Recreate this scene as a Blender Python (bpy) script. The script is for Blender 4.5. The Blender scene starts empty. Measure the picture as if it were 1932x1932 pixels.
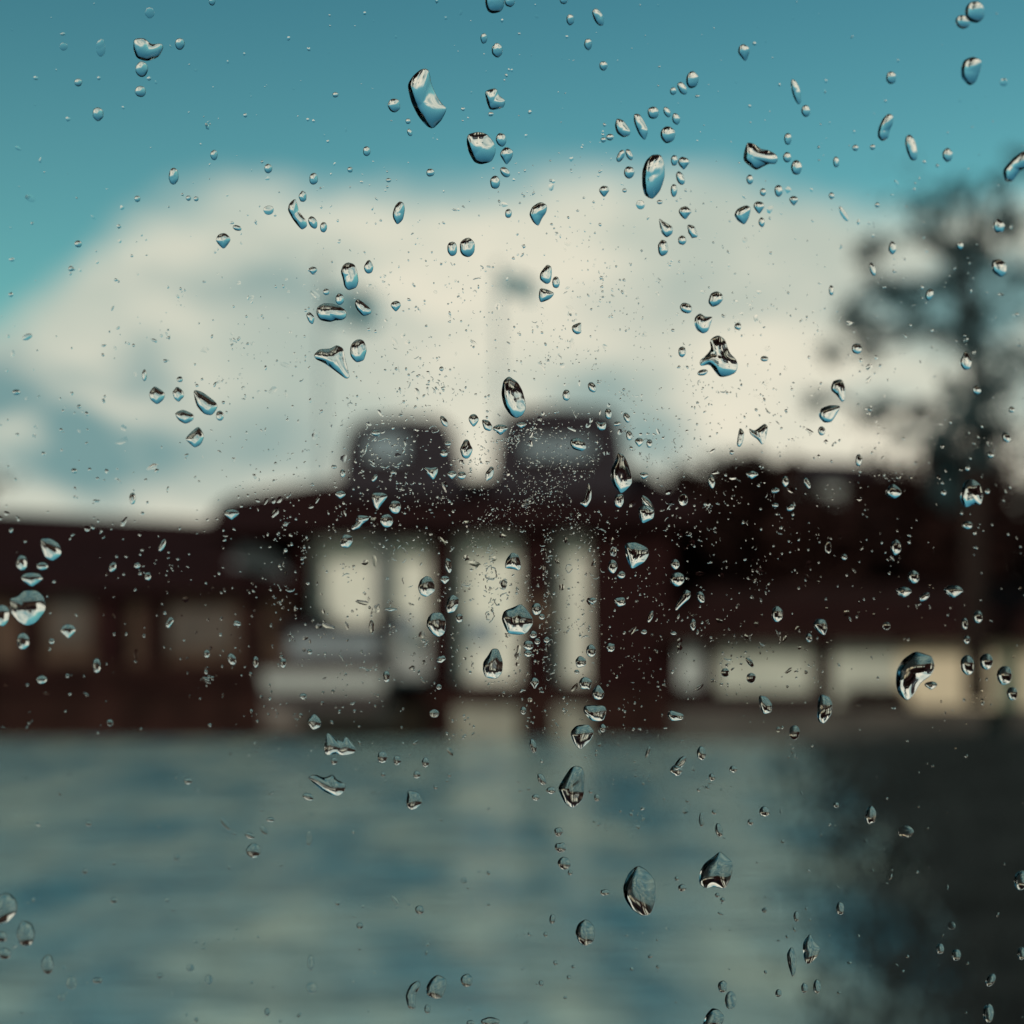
import bpy, math, random
import numpy as np
from mathutils import Vector, Matrix
R = math.radians
C = bpy.context.scene.collection
sc = bpy.context.scene

# ------------------------------------------------------------------ camera
PITCH = R(5.3); HT = 0.34; CAMZ = 2.55; CAM = Vector((0, 0, CAMZ)); DIST = 0.19
KPX = HT / 966; PXM = 2 * DIST * HT / 2048
FOCAL = 36 / 2 / HT
cam = bpy.data.cameras.new('camera'); cam.sensor_width = 36; cam.lens = FOCAL
cam.clip_start = 0.005; cam.clip_end = 6000
cam.dof.use_dof = True; cam.dof.focus_distance = DIST
cam.dof.aperture_fstop = FOCAL / 3.6; cam.dof.aperture_blades = 0
co = bpy.data.objects.new('camera', cam); C.objects.link(co); co.location = CAM
co.rotation_euler = (math.pi / 2 + PITCH, 0, 0); sc.camera = co
FWD = Vector((0, math.cos(PITCH), math.sin(PITCH))); UPV = Vector((0, -math.sin(PITCH), math.cos(PITCH))); RT = Vector((1, 0, 0))
sc.render.engine = 'CYCLES'
cy = sc.cycles
cy.use_denoising = True
cy.max_bounces = 14; cy.transmission_bounces = 12; cy.transparent_max_bounces = 12; cy.glossy_bounces = 6; cy.diffuse_bounces = 3
cy.sample_clamp_indirect = 6; cy.caustics_refractive = True; cy.blur_glossy = 0.3
sc.view_settings.view_transform = 'Standard'; sc.view_settings.look = 'None'
sc.view_settings.exposure = 0.0; sc.view_settings.gamma = 1.0; sc.view_settings.use_curve_mapping = False

def pdir(px, py):
    """direction through a point of the picture, measured on a 1932 grid"""
    return FWD + RT * ((px - 966) / 966 * HT) + UPV * ((966 - py) / 966 * HT)
def azel(px, py):
    d = pdir(px, py).normalized(); return math.atan2(d.x, d.y), math.asin(d.z)
def at(px, py, Y):
    d = pdir(px, py); return CAM + d * (Y / d.y)

# ------------------------------------------------------------------ sky
SUN = Vector((-0.42, -0.76, 0.42)).normalized()
w = bpy.data.worlds.new('World'); sc.world = w; w.use_nodes = True
nt = w.node_tree; N = nt.nodes; L = nt.links; N.clear()
def plug(s, v):
    if isinstance(v, bpy.types.NodeSocket): L.new(v, s)
    elif v is not None: s.default_value = v
def M(op, a, b=None, c=None, clamp=False):
    n = N.new('ShaderNodeMath'); n.operation = op; n.use_clamp = clamp
    for s, v in zip(n.inputs, (a, b, c)): plug(s, v)
    return n.outputs[0]
def mixc(f, a, b, bt='MIX'):
    n = N.new('ShaderNodeMix'); n.data_type = 'RGBA'; n.blend_type = bt
    plug(n.inputs[0], f); plug(n.inputs[6], a); plug(n.inputs[7], b); return n.outputs[2]
def smooth(v, lo, hi):
    n = N.new('ShaderNodeMapRange'); n.interpolation_type = 'SMOOTHSTEP'
    plug(n.inputs[0], v); n.inputs[1].default_value = lo; n.inputs[2].default_value = hi; return n.outputs[0]
tc = N.new('ShaderNodeTexCoord'); sx = N.new('ShaderNodeSeparateXYZ'); L.new(tc.outputs['Generated'], sx.inputs[0])
az = M('ARCTAN2', sx.outputs[0], sx.outputs[1]); el = M('ARCSINE', sx.outputs[2])
def noise(scale, detail, zs=1.0, rough=.5):
    mp = N.new('ShaderNodeMapping'); mp.inputs['Scale'].default_value = (1, 1, zs); L.new(tc.outputs['Generated'], mp.inputs[0])
    n = N.new('ShaderNodeTexNoise'); n.inputs['Scale'].default_value = scale; n.inputs['Detail'].default_value = detail
    n.inputs['Roughness'].default_value = rough; L.new(mp.outputs[0], n.inputs['Vector']); return n.outputs[0]
sky = N.new('ShaderNodeTexSky'); sky.sky_type = 'NISHITA'; sky.sun_disc = False
sky.sun_elevation = math.asin(SUN.z); sky.sun_rotation = math.atan2(SUN.x, SUN.y)
sky.air_density = 1.0; sky.dust_density = 0.6; sky.ozone_density = 1.0
teal = mixc(1.0, sky.outputs[0], mixc(smooth(el, R(10), R(34)), (.50, 1.0, .72, 1), (.25, .70, .60, 1)), 'MULTIPLY')
# top of the cloud bank against azimuth
tops = [(-400, 700), (-150, 640), (0, 596), (110, 530), (190, 430), (290, 385), (450, 362), (700, 350), (966, 335), (1200, 328), (1500, 350), (1700, 385), (1932, 365), (2200, 420), (2500, 560)]
fc = N.new('ShaderNodeFloatCurve'); cu = fc.mapping.curves[0]
AZ0, AZ1 = R(-38), R(38)
pts = []
for px, py in tops:
    a, e = azel(px, py); pts.append(((a - AZ0) / (AZ1 - AZ0), e / R(45)))
cu.points[0].location = (0, pts[0][1]); cu.points[1].location = (1, pts[-1][1])
for p in pts: cu.points.new(*p)
fc.mapping.update()
mr = N.new('ShaderNodeMapRange'); plug(mr.inputs[0], az); mr.inputs[1].default_value = AZ0; mr.inputs[2].default_value = AZ1
L.new(mr.outputs[0], fc.inputs[1])
top = M('MULTIPLY', fc.outputs[0], R(45))
edge = M('SUBTRACT', M('ADD', top, M('MULTIPLY', M('SUBTRACT', noise(9, 4, 1.4), .5), R(3.2))), el)
bank = smooth(edge, R(-.9), R(1.5))
nz = noise(5.5, 5, 2.2, .55)
wob = M('MULTIPLY', M('SUBTRACT', noise(16, 3, 1.6), .5), R(3.0))
def blob(px, py, rx, ry, amt, rot=0):
    a, e = azel(px, py); k = KPX
    dx = M('SUBTRACT', M('ADD', az, wob), a); dy = M('SUBTRACT', M('SUBTRACT', el, wob), e)
    c, s = math.cos(R(rot)), math.sin(R(rot))
    u = M('MULTIPLY', M('ADD', M('MULTIPLY', dx, c), M('MULTIPLY', dy, s)), 1 / (rx * k))
    v = M('MULTIPLY', M('SUBTRACT', M('MULTIPLY', dy, c), M('MULTIPLY', dx, s)), 1 / (ry * k))
    q = M('ADD', M('MULTIPLY', u, u), M('MULTIPLY', v, v))
    return M('MULTIPLY', M('EXPONENT', M('MULTIPLY', q, -1)), amt)
shades = [(30, 735, 190, 62, 1.0, -12), (250, 690, 70, 60, .75, 0), (140, 880, 130, 80, .8, 0), (310, 850, 190, 85, .8, -10), (540, 850, 150, 90, .55, 0),
          (-180, 800, 200, 120, .8, 0), (430, 545, 160, 30, .4, 0), (560, 560, 130, 60, .35, 0), (740, 610, 160, 50, .3, 0), (1130, 740, 130, 60, .55, 20), (1240, 830, 110, 70, .95, 0), (1320, 590, 230, 70, .38, 0),
          (1080, 590, 140, 40, .12, 0), (1720, 560, 130, 60, 1.0, 0), (1600, 740, 120, 30, .5, 0), (1880, 570, 130, 60, 1.6, 0), (2000, 800, 90, 120, .5, 0), (760, 690, 180, 50, .22, 0), (1500, 470, 160, 60, .15, 0),
          (32, 812, 62, 45, -.9, 0), (190, 765, 130, 34, -.7, -15), (40, 925, 90, 26, -.8, 0), (395, 890, 70, 60, -.35, 0), (240, 830, 40, 50, -.4, 0)]
tot = M('MULTIPLY', M('SUBTRACT', nz, .5), 1.25)
for b in shades: tot = M('ADD', tot, blob(*b))
cream = mixc(smooth(nz, .3, .7), (.82, .77, .62, 1), (.58, .62, .52, 1))
cloud = mixc(M('MULTIPLY', tot, .95, clamp=True), cream, (.185, .325, .325, 1))
# thin high wisps elsewhere
wisp = M('MULTIPLY', smooth(noise(2.3, 6, 3.0, .6), .56, .75), .35)
skyc = mixc(M('MULTIPLY', wisp, smooth(el, R(27), R(40))), teal, (2.2, 2.5, 2.3, 1))
STR = 0.11
cl = mixc(1.0, cloud, (1 / STR, 1 / STR, 1 / STR, 1), 'MULTIPLY')
final = mixc(bank, skyc, cl)
bg = N.new('ShaderNodeBackground'); L.new(final, bg.inputs[0]); bg.inputs[1].default_value = STR
wo = N.new('ShaderNodeOutputWorld'); L.new(bg.outputs[0], wo.inputs[0])
w.cycles.sampling_method = 'MANUAL'; w.cycles.sample_map_resolution = 512

# ------------------------------------------------------------------ sun
sl = bpy.data.lights.new('sun', 'SUN'); sl.energy = 2.7; sl.angle = R(.53); sl.color = (1, .93, .82)
so = bpy.data.objects.new('sun', sl); C.objects.link(so); so.rotation_euler = SUN.to_track_quat('Z', 'Y').to_euler(); so.location = (0, 0, 60)

# ------------------------------------------------------------------ materials
def mat(name, col, rough=.8, var=.25, scale=3.0, bump=0.0, **kw):
    m = bpy.data.materials.new(name); m.use_nodes = True; t = m.node_tree; b = t.nodes['Principled BSDF']
    b.inputs['Roughness'].default_value = rough
    if 'Specular IOR Level' in b.inputs: b.inputs['Specular IOR Level'].default_value = kw.get('spec', .3)
    if 'metal' in kw: b.inputs['Metallic'].default_value = kw['metal']
    tcn = t.nodes.new('ShaderNodeTexCoord'); n = t.nodes.new('ShaderNodeTexNoise'); n.inputs['Scale'].default_value = scale; n.inputs['Detail'].default_value = 6
    t.links.new(tcn.outputs['Object'], n.inputs['Vector'])
    r = t.nodes.new('ShaderNodeValToRGB'); r.color_ramp.elements[0].position = .3; r.color_ramp.elements[1].position = .7
    r.color_ramp.elements[0].color = [c * (1 - var) for c in col] + [1]; r.color_ramp.elements[1].color = [min(1, c * (1 + var)) for c in col] + [1]
    t.links.new(n.outputs[0], r.inputs[0]); t.links.new(r.outputs[0], b.inputs['Base Color'])
    if bump:
        bp = t.nodes.new('ShaderNodeBump'); bp.inputs['Strength'].default_value = bump; t.links.new(n.outputs[0], bp.inputs['Height']); t.links.new(bp.outputs[0], b.inputs['Normal'])
    return m
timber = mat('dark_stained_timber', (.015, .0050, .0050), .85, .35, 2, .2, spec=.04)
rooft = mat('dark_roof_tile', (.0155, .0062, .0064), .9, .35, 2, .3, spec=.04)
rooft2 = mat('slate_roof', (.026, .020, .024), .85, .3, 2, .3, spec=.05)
brown = mat('brown_board', (.062, .036, .025), .8, .4, 1.2, spec=.1)
white = mat('white_render', (.60, .56, .48), .8, .08, 1.0)
greyr = mat('weathered_render', (.34, .34, .32), .8, .2, 1.0)
creamr = mat('cream_render', (.36, .345, .29), .8, .12, .8)
tan = mat('tan_render', (.52, .41, .29), .8, .1, .8)
stone = mat('dark_wet_stone', (.018, .007, .0055), .8, .5, 1.2, .3, spec=.05)
earth = mat('dark_turf', (.02, .018, .012), .95, .4, .5, spec=.05)
glassd = mat('dull_window_glass', (.17, .20, .22), .35, .2, 1.5, spec=.4)
hullm = mat('grey_hull_paint', (.27, .26, .24), .4, .12, 1.5)
hulld = mat('dark_hull_paint', (.035, .022, .022), .4, .2, 1.5)
metal = mat('pole_paint', (.34, .38, .38), .5, .05, 1)
flagm = mat('grey_blue_cloth', (.16, .25, .27), .9, .15, 1)
leafm = mat('dark_needles', (.038, .064, .068), .8, .5, 1.2, spec=.1)
leafb = mat('brown_green_foliage', (.020, .0085, .007), .85, .5, 1.2, spec=.05)
barkm = mat('bark', (.022, .014, .012), .9, .4, 3, spec=.05)
deckm = mat('wet_black_timber', (.0075, .0078, .0085), .7, .7, .35, spec=.12)
cabinm = mat('dark_cabin_lining', (.016, .012, .012), .85, .2, 3, spec=.1)

wm = bpy.data.materials.new('rippled_water'); wm.use_nodes = True; t = wm.node_tree; b = t.nodes['Principled BSDF']
b.inputs['Roughness'].default_value = .10; b.inputs['IOR'].default_value = 1.333
tcn = t.nodes.new('ShaderNodeTexCoord'); mp = t.nodes.new('ShaderNodeMapping'); mp.inputs['Scale'].default_value = (.55, 1.2, 1); t.links.new(tcn.outputs['Object'], mp.inputs[0])
def wn(scale, d, h, prev):
    n = t.nodes.new('ShaderNodeTexNoise'); n.inputs['Scale'].default_value = scale; n.inputs['Detail'].default_value = d; t.links.new(mp.outputs[0], n.inputs['Vector'])
    bp = t.nodes.new('ShaderNodeBump'); bp.inputs['Strength'].default_value = 1; bp.inputs['Distance'].default_value = h; t.links.new(n.outputs[0], bp.inputs['Height'])
    if prev: t.links.new(prev, bp.inputs['Normal'])
    return bp.outputs[0]
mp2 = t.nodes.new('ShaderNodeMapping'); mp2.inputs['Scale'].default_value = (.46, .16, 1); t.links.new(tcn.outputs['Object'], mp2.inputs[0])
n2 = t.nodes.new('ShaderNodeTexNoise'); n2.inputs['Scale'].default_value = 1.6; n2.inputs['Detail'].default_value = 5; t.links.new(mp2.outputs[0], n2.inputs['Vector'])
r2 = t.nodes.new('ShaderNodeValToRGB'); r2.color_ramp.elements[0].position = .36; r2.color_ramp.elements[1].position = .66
r2.color_ramp.elements[0].color = (.07, .22, .27, 1); r2.color_ramp.elements[1].color = (.48, .53, .43, 1)  # pale and teal patches: cloud and sky reflections put into the base colour
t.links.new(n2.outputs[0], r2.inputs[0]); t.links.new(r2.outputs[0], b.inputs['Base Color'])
t.links.new(wn(3.2, 3, .14, wn(.7, 2, .27, None)), b.inputs['Normal'])

water = bpy.data.materials.new('rain_water'); water.use_nodes = True; t = water.node_tree; t.nodes.clear()
g = t.nodes.new('ShaderNodeBsdfGlass'); g.inputs['IOR'].default_value = 1.333; g.inputs['Roughness'].default_value = 0; g.inputs['Color'].default_value = (1, 1, 1, 1)
o = t.nodes.new('ShaderNodeOutputMaterial'); t.links.new(g.outputs[0], o.inputs[0])
panem = bpy.data.materials.new('clear_pane'); panem.use_nodes = True; t = panem.node_tree; t.nodes.clear()
g = t.nodes.new('ShaderNodeBsdfTransparent'); o = t.nodes.new('ShaderNodeOutputMaterial'); t.links.new(g.outputs[0], o.inputs[0])

# ------------------------------------------------------------------ helpers
def tag(o, label=None, cat=None, group=None, kind=None):
    for k, v in (('label', label), ('category', cat), ('group', group), ('kind', kind)):
        if v: o[k] = v
    return o
def obj(name, verts, faces, m, parent=None, smooth=False, org=None):
    me = bpy.data.meshes.new(name)
    if org is not None: verts = [Vector(v) - Vector(org) for v in verts]
    me.from_pydata([tuple(v) for v in verts], [], faces); me.materials.append(m); me.update()
    if smooth: me.polygons.foreach_set('use_smooth', [True] * len(me.polygons))
    o = bpy.data.objects.new(name, me); C.objects.link(o)
    if org is not None: o.location = org
    if parent:
        o.parent = parent; o.location = Vector(o.location) - parent.location if org is not None else -parent.location
    return o
def empty(name, loc, **kw):
    o = bpy.data.objects.new(name, None); o.empty_display_size = .5; C.objects.link(o); o.location = loc; return tag(o, **kw)
def prismg(pts, Y, depth):
    """closed outline given in picture points at distance Y, extruded away from us"""
    f = [at(x, y, Y) for x, y in pts]; n = len(f); bk = [v + Vector((0, depth, 0)) for v in f]
    V = f + bk; F = [tuple(range(n)), tuple(range(2 * n - 1, n - 1, -1))] + [(i, i + n, (i + 1) % n + n, (i + 1) % n) for i in range(n)]
    return V, F
def prism(name, pts, Y, depth, m, parent=None):
    V, F = prismg(pts, Y, depth); return obj(name, V, F, m, parent)
def panel(name, x0, y0, x1, y1, Y, depth, m, parent=None):
    return prism(name, [(x0, y1), (x1, y1), (x1, y0), (x0, y0)], Y, depth, m, parent)
def boxg(x0, x1, y0, y1, z0, z1):
    V = [Vector((x, y, z)) for z in (z0, z1) for y in (y0, y1) for x in (x0, x1)]
    return V, [(0, 2, 3, 1), (4, 5, 7, 6), (0, 1, 5, 4), (2, 6, 7, 3), (0, 4, 6, 2), (1, 3, 7, 5)]
def box(name, x0, x1, y0, y1, z0, z1, m, parent=None):
    V, F = boxg(x0, x1, y0, y1, z0, z1); return obj(name, V, F, m, parent)
def tube(P, rad, n=8):
    V, F = [], []
    for i, p in enumerate(P):
        d = (P[min(i + 1, len(P) - 1)] - P[max(i - 1, 0)]).normalized(); a = d.orthogonal().normalized(); c = d.cross(a)
        for k in range(n):
            th = 2 * math.pi * k / n; V.append(p + (a * math.cos(th) + c * math.sin(th)) * rad[i])
    for i in range(len(P) - 1):
        for k in range(n): F.append((i * n + k, i * n + (k + 1) % n, (i + 1) * n + (k + 1) % n, (i + 1) * n + k))
    F.append(tuple(range(n - 1, -1, -1))); F.append(tuple(range((len(P) - 1) * n, len(P) * n)))
    return V, F

# ------------------------------------------------------------------ setting: water, land, quay
WZ = 0.0
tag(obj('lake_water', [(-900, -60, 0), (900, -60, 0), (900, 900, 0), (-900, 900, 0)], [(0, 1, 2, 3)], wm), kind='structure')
gz = at(966, 1300, 45).z
box('land', -700, 700, 46.2, 1500, -.8, gz - .15, earth); tag(bpy.data.objects['land'], kind='structure')
q = empty('quay_wall', (0, 44.4, 0), label='low dark stone quay wall along the far shore of the lake', cat='quay wall')
zq = at(966, 1302, 44).z
box('wall_face', -60, at(1260, 0, 44).x, 44.4, 46.2, -1, zq, stone, q)
box('coping', -60, at(1260, 0, 44).x, 44.25, 46.2, zq + .002, zq + .18, timber, q)
for x0, x1, lab in ((858, 978, 'pale quay-face board standing in for the reflection of the wide white bay'), (1048, 1108, 'pale quay-face board standing in for the reflection of the narrow white bay'), (740, 800, None)):
    p = panel('bay_reflection_board', x0, 1334, x1, 1398, 44.2, .15, brown if x0 == 740 else mat('pale_reflection_tone', (.20, .18, .145), .8, .2, 1), q)  # boards stand in for the bays' reflections in the water
    if lab: p['label'] = lab
panel('lower_ledge', 500, 1316, 745, 1376, 44.15, .2, mat('worn_brown_stone', (.10, .08, .07), .8, .3, 1), q)

# ------------------------------------------------------------------ boathouse with white bays
YB = 46.0
bh = empty('boathouse', at(850, 1300, YB), label='dark timber waterside boathouse with tall white bays and two roof turrets', cat='building')
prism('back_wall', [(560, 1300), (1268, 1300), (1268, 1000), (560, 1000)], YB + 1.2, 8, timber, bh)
bays = [(588, 1016, 708, 1292), (728, 1020, 808, 1292), (858, 1010, 978, 1288), (1048, 1008, 1108, 1288)]
for i, bb in enumerate(bays): panel('white_bay', *bb, YB + .7, .3, white, bh)
panel('bay_apron', 730, 1196, 806, 1292, YB + .55, .12, greyr, bh)
panel('bay_shutter', 884, 1170, 930, 1215, YB + .6, .08, glassd, bh)
panel('bay_shutter', 745, 1160, 785, 1196, YB + .6, .08, glassd, bh)
for x0, x1 in ((560, 586), (809, 857), (980, 1046), (1110, 1268)):
    panel('timber_post', x0, 1002, x1, 1318, YB, .6, timber, bh)
panel('slim_post', 708, 1010, 727, 1300, YB + .1, .4, mat('grey_post_paint', (.10, .10, .105), .7, .2, 1), bh)
panel('cross_rail', 980, 1128, 1046, 1180, YB - .02, .05, brown, bh)
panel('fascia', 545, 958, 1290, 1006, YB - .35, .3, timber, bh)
# hipped roof: eaves forward, ridge set back
e0, e1 = at(380, 985, YB - .8), at(1330, 962, YB - .8)
r0, r1 = at(640, 912, YB + 5), at(1215, 884, YB + 5)
e2, e3 = Vector((e1.x, YB + 11, e1.z)), Vector((e0.x, YB + 11, e0.z))
bz = Vector((0, 0, -.35))
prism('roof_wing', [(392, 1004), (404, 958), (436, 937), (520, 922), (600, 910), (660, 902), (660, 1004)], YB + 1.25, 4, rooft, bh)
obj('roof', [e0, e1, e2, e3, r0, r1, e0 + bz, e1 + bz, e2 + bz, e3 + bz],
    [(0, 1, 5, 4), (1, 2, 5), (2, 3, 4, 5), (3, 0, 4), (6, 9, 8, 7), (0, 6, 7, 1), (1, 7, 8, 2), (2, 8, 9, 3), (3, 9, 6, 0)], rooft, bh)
def turret(x0, x1, ytop, win):
    pts = [(x0 - 12, 935), (x1 + 12, 935), (x1 + 8, 850), (x1 - 4, ytop + 22), (x1 - 28, ytop + 4), ((x0 + x1) / 2, ytop), (x0 + 34, ytop + 6), (x0 + 6, ytop + 26), (x0 - 8, 860)]
    tr = prism('roof_turret', pts, YB + 1.0, 4.5, rooft2, bh)
    f = panel('window', *win, YB + .94, .05, glassd, tr); f.parent = tr; f.location = (0, 0, 0)
    x, y, X, Y2 = win
    for nm, q4 in (('sill', (x - 10, Y2, X + 10, Y2 + 8)), ('head', (x - 10, y - 8, X + 10, y))):
        s = panel(nm, *q4, YB + .88, .11, rooft, tr); s.parent = tr; s.location = (0, 0, 0)
turret(652, 858, 784, (694, 818, 764, 866))
turret(940, 1172, 766, (990, 828, 1116, 862))
# ------------------------------------------------------------------ low building at left
YL = 48.0
lb = empty('low_boat_shed', at(250, 1290, YL), label='long low brown boat shed left of the tall white bays', cat='building')
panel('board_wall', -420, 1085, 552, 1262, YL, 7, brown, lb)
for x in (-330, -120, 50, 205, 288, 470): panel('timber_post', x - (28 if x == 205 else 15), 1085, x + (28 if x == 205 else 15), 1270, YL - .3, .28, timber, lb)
panel('plinth', -420, 1250, 560, 1330, YL - .6, .5, stone, lb)
panel('dim_window', 95, 1120, 165, 1215, YL - .06, .05, mat('dusty_pane', (.052, .034, .025), .5, .3, 1), lb)
panel('dim_window', 320, 1150, 440, 1225, YL - .06, .05, bpy.data.materials['dusty_pane'], lb)
a0, a1 = at(-460, 1098, YL - .8), at(600, 1098, YL - .8); k0, k1 = at(-420, 942, YL + 4), at(560, 992, YL + 4); k2 = at(595, 918, YL + 4)
bk0, bk1 = Vector((a0.x, YL + 9, a0.z)), Vector((a1.x, YL + 9, a1.z))
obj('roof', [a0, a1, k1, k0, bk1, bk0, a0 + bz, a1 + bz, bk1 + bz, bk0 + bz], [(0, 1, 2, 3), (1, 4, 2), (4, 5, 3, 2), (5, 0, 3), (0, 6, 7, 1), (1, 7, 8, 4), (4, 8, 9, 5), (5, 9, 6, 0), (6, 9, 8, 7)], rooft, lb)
sk = prism('skylight', [(432, 1066), (545, 1088), (520, 1046), (455, 1026)], YL - .9, .15, mat('grey_skylight', (.12, .11, .12), .4, .15, 1), lb)

# ------------------------------------------------------------------ pavilion at right
YR = 44.5
pv = empty('lakeside_pavilion', at(1600, 1340, YR), label='single storey cream and tan pavilion with dark roof, right of the boathouse', cat='building')
panel('dark_wall', 1262, 1150, 2120, 1345, YR + .5, 6, timber, pv)
for x0, y0, x1, y1, m_ in ((1282, 1202, 1324, 1296, greyr), (1352, 1198, 1532, 1306, creamr), (1572, 1204, 1692, 1330, creamr)):
    panel('wall_panel', x0, y0, x1, y1, YR + .3, .15, m_, pv)
w_ = prism('wall_panel', [(1694, 1334), (2110, 1334), (2110, 1190), (1880, 1196), (1780, 1206), (1694, 1222)], YR + .3, .15, tan, pv); w_['label'] = 'tan wall panel'
for x in (1338, 1552): panel('timber_post', x - 11, 1190, x + 11, 1345, YR + .1, .2, timber, pv)
v0, v1 = at(1240, 1192, YR - .4), at(2180, 1188, YR - .4); u0, u1 = at(1330, 1105, YR + 3.5), at(2120, 1100, YR + 3.5)
c0, c1 = Vector((v0.x, YR + 7.5, v0.z)), Vector((v1.x, YR + 7.5, v1.z))
obj('roof', [v0, v1, u1, u0, c1, c0, v0 + bz, v1 + bz, c1 + bz, c0 + bz], [(0, 1, 2, 3), (1, 4, 2), (4, 5, 3, 2), (5, 0, 3), (0, 6, 7, 1), (1, 7, 8, 4), (4, 8, 9, 5), (5, 9, 6, 0), (6, 9, 8, 7)], mat('red_brown_roof', (.018, .0075, .0065), .9, .4, 1, spec=.04), pv)
qr = empty('pavilion_terrace', at(1500, 1400, 43), label='dark stone terrace at the water in front of the pavilion', cat='terrace')
zt = at(1500, 1338, 43.4).z
box('terrace_slab', at(1262, 0, 43.4).x, 46, 43.4, 46.2, -1, zt, mat('terrace_stone', (.050, .040, .034), .8, .5, .8), qr)
box('terrace_step', at(1262, 0, 43.4).x, 46, 42.9, 43.4, -1, zt * .5, mat('worn_grey_stone', (.055, .048, .042), .8, .4, .8), qr)
# small pale house behind the trees
YH = 62
sh = empty('small_house', at(1580, 1000, YH), label='small grey-green gabled house between the dark trees, left of the pine', cat='building')
prism('wall', [(1495, 1080), (1668, 1080), (1668, 900), (1495, 900)], YH, 5, greyr, sh)
prism('roof', [(1480, 905), (1680, 905), (1650, 872), (1520, 868)], YH - .5, 6, rooft2, sh)

# ------------------------------------------------------------------ moored launch
lau = empty('moored_launch', at(610, 1340, 43), label='grey cabin launch moored at the quay below the white bays', cat='boat')
hull = [(488, 1262), (500, 1318), (520, 1338), (712, 1338), (728, 1300), (734, 1262)]
prism('hull', hull, 42.2, 1.7, hulld, lau)
prism('hull_stripe', [(494, 1268), (502, 1304), (722, 1304), (728, 1268)], 42.1, .08, hullm, lau)
prism('cabin', [(530, 1262), (722, 1262), (716, 1186), (540, 1190)], 42.5, 1.1, hulld, lau)
prism('cabin_window', [(545, 1236), (712, 1236), (708, 1196), (552, 1198)], 42.42, .06, mat('boat_glass', (.16, .17, .18), .3, .15, 1.5), lau)
prism('cabin_roof', [(524, 1190), (728, 1188), (720, 1178), (536, 1180)], 42.3, 1.5, rooft2, lau)

# ------------------------------------------------------------------ flag poles
def flagpole(px, ytop, fl, label, Y=45.8):
    b0 = at(px, 1300, Y); t0 = at(px, ytop, Y); r = empty('flagpole', b0, label=label, cat='flagpole', group='flagpoles behind the boathouse')
    V, F = tube([b0, b0.lerp(t0, .5), t0], [.16, .13, .10]); obj('pole', V, F, metal, r, True)
    x0, y0, x1, y1 = fl; n = 14; V, F = [], []
    for j in range(5):
        for i in range(n + 1):
            u = i / n; p = at(x0 + (x1 - x0) * u, y0 + (y1 - y0) * j / 4 + 14 * u * u, Y); V.append(p + Vector((0, .22 * math.sin(u * 9 + j * .4), .05 * math.sin(u * 7))))
    for j in range(4):
        for i in range(n): a = j * (n + 1) + i; F.append((a, a + 1, a + n + 2, a + n + 1))
    m = len(V); V += [v + Vector((0, .02, 0)) for v in V]; F += [tuple(reversed([k + m for k in f])) for f in F]
    obj('flag', V, F, flagm, r, True)
    V, F = tube([t0 + Vector((0, 0, z)) for z in (0, .08, .16, .24)], [.08, .17, .17, .04]); obj('finial', V, F, metal, r, True)
flagpole(940, 505, (946, 515, 1012, 556), 'taller grey flagpole with a small blue-grey flag near the middle of the sky', YB + 9)
flagpole(606, 500, (612, 540, 716, 612), 'thin grey flagpole with a long drooping flag above the left turret', YB + 9)

# ------------------------------------------------------------------ trees
rng = random.Random(7)
def crown_mesh(blobs, Y, n, size, seed):
    rs = np.random.default_rng(seed); V = []; F = []; k = KPX * Y
    area = [bb[2] * bb[3] for bb in blobs]; s = sum(area)
    for bb, ar in zip(blobs, area):
        c = at(bb[0], bb[1], Y); rx, rz = bb[2] * k, bb[3] * k; ry = (rx + rz) / 2; dens = bb[4] if len(bb) > 4 else 1
        cnt = max(30, int(n * ar / s * dens)); clumps = max(4, cnt // 60)
        cc = rs.normal(size=(clumps, 3)); cc /= np.linalg.norm(cc, axis=1)[:, None]; cc *= rs.uniform(.2, 1, (clumps, 1)) ** .5
        for _ in range(cnt):
            q3 = cc[rs.integers(clumps)] + rs.normal(scale=.17, size=3)
            p = c + Vector((q3[0] * rx, q3[1] * ry, q3[2] * rz)); a = Vector(rs.normal(size=3)).normalized(); b_ = a.orthogonal().normalized(); sz = size * rs.uniform(.5, 1.4)
            i = len(V); V += [p - a * sz, p + b_ * sz * .5, p + a * sz, p - b_ * sz * .5]; F.append((i, i + 1, i + 2, i + 3))
    return V, F
def tree(trunk, blobs, Y, n, size, label, lm, seed, rad=.35, group=None, limbs=()):
    P = [at(x, y, Y) for x, y in trunk]; P[0].z = gz - .3; r = empty('tree', P[0], label=label, cat='tree', group=group)
    V, F = tube(P, [rad * (1 - .7 * i / (len(P) - 1)) for i in range(len(P))]); tk = obj('trunk', V, F, barkm, r, True)
    for lim in limbs:
        V, F = tube([at(x, y, Y) for x, y in lim], [rad * .4 * (1 - .6 * i / (len(lim) - 1)) for i in range(len(lim))], 6); obj('limb', V, F, barkm, r, True)
    V, F = crown_mesh(blobs, Y, n, size, seed); obj('crown', V, F, lm, r)
    return r
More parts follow.
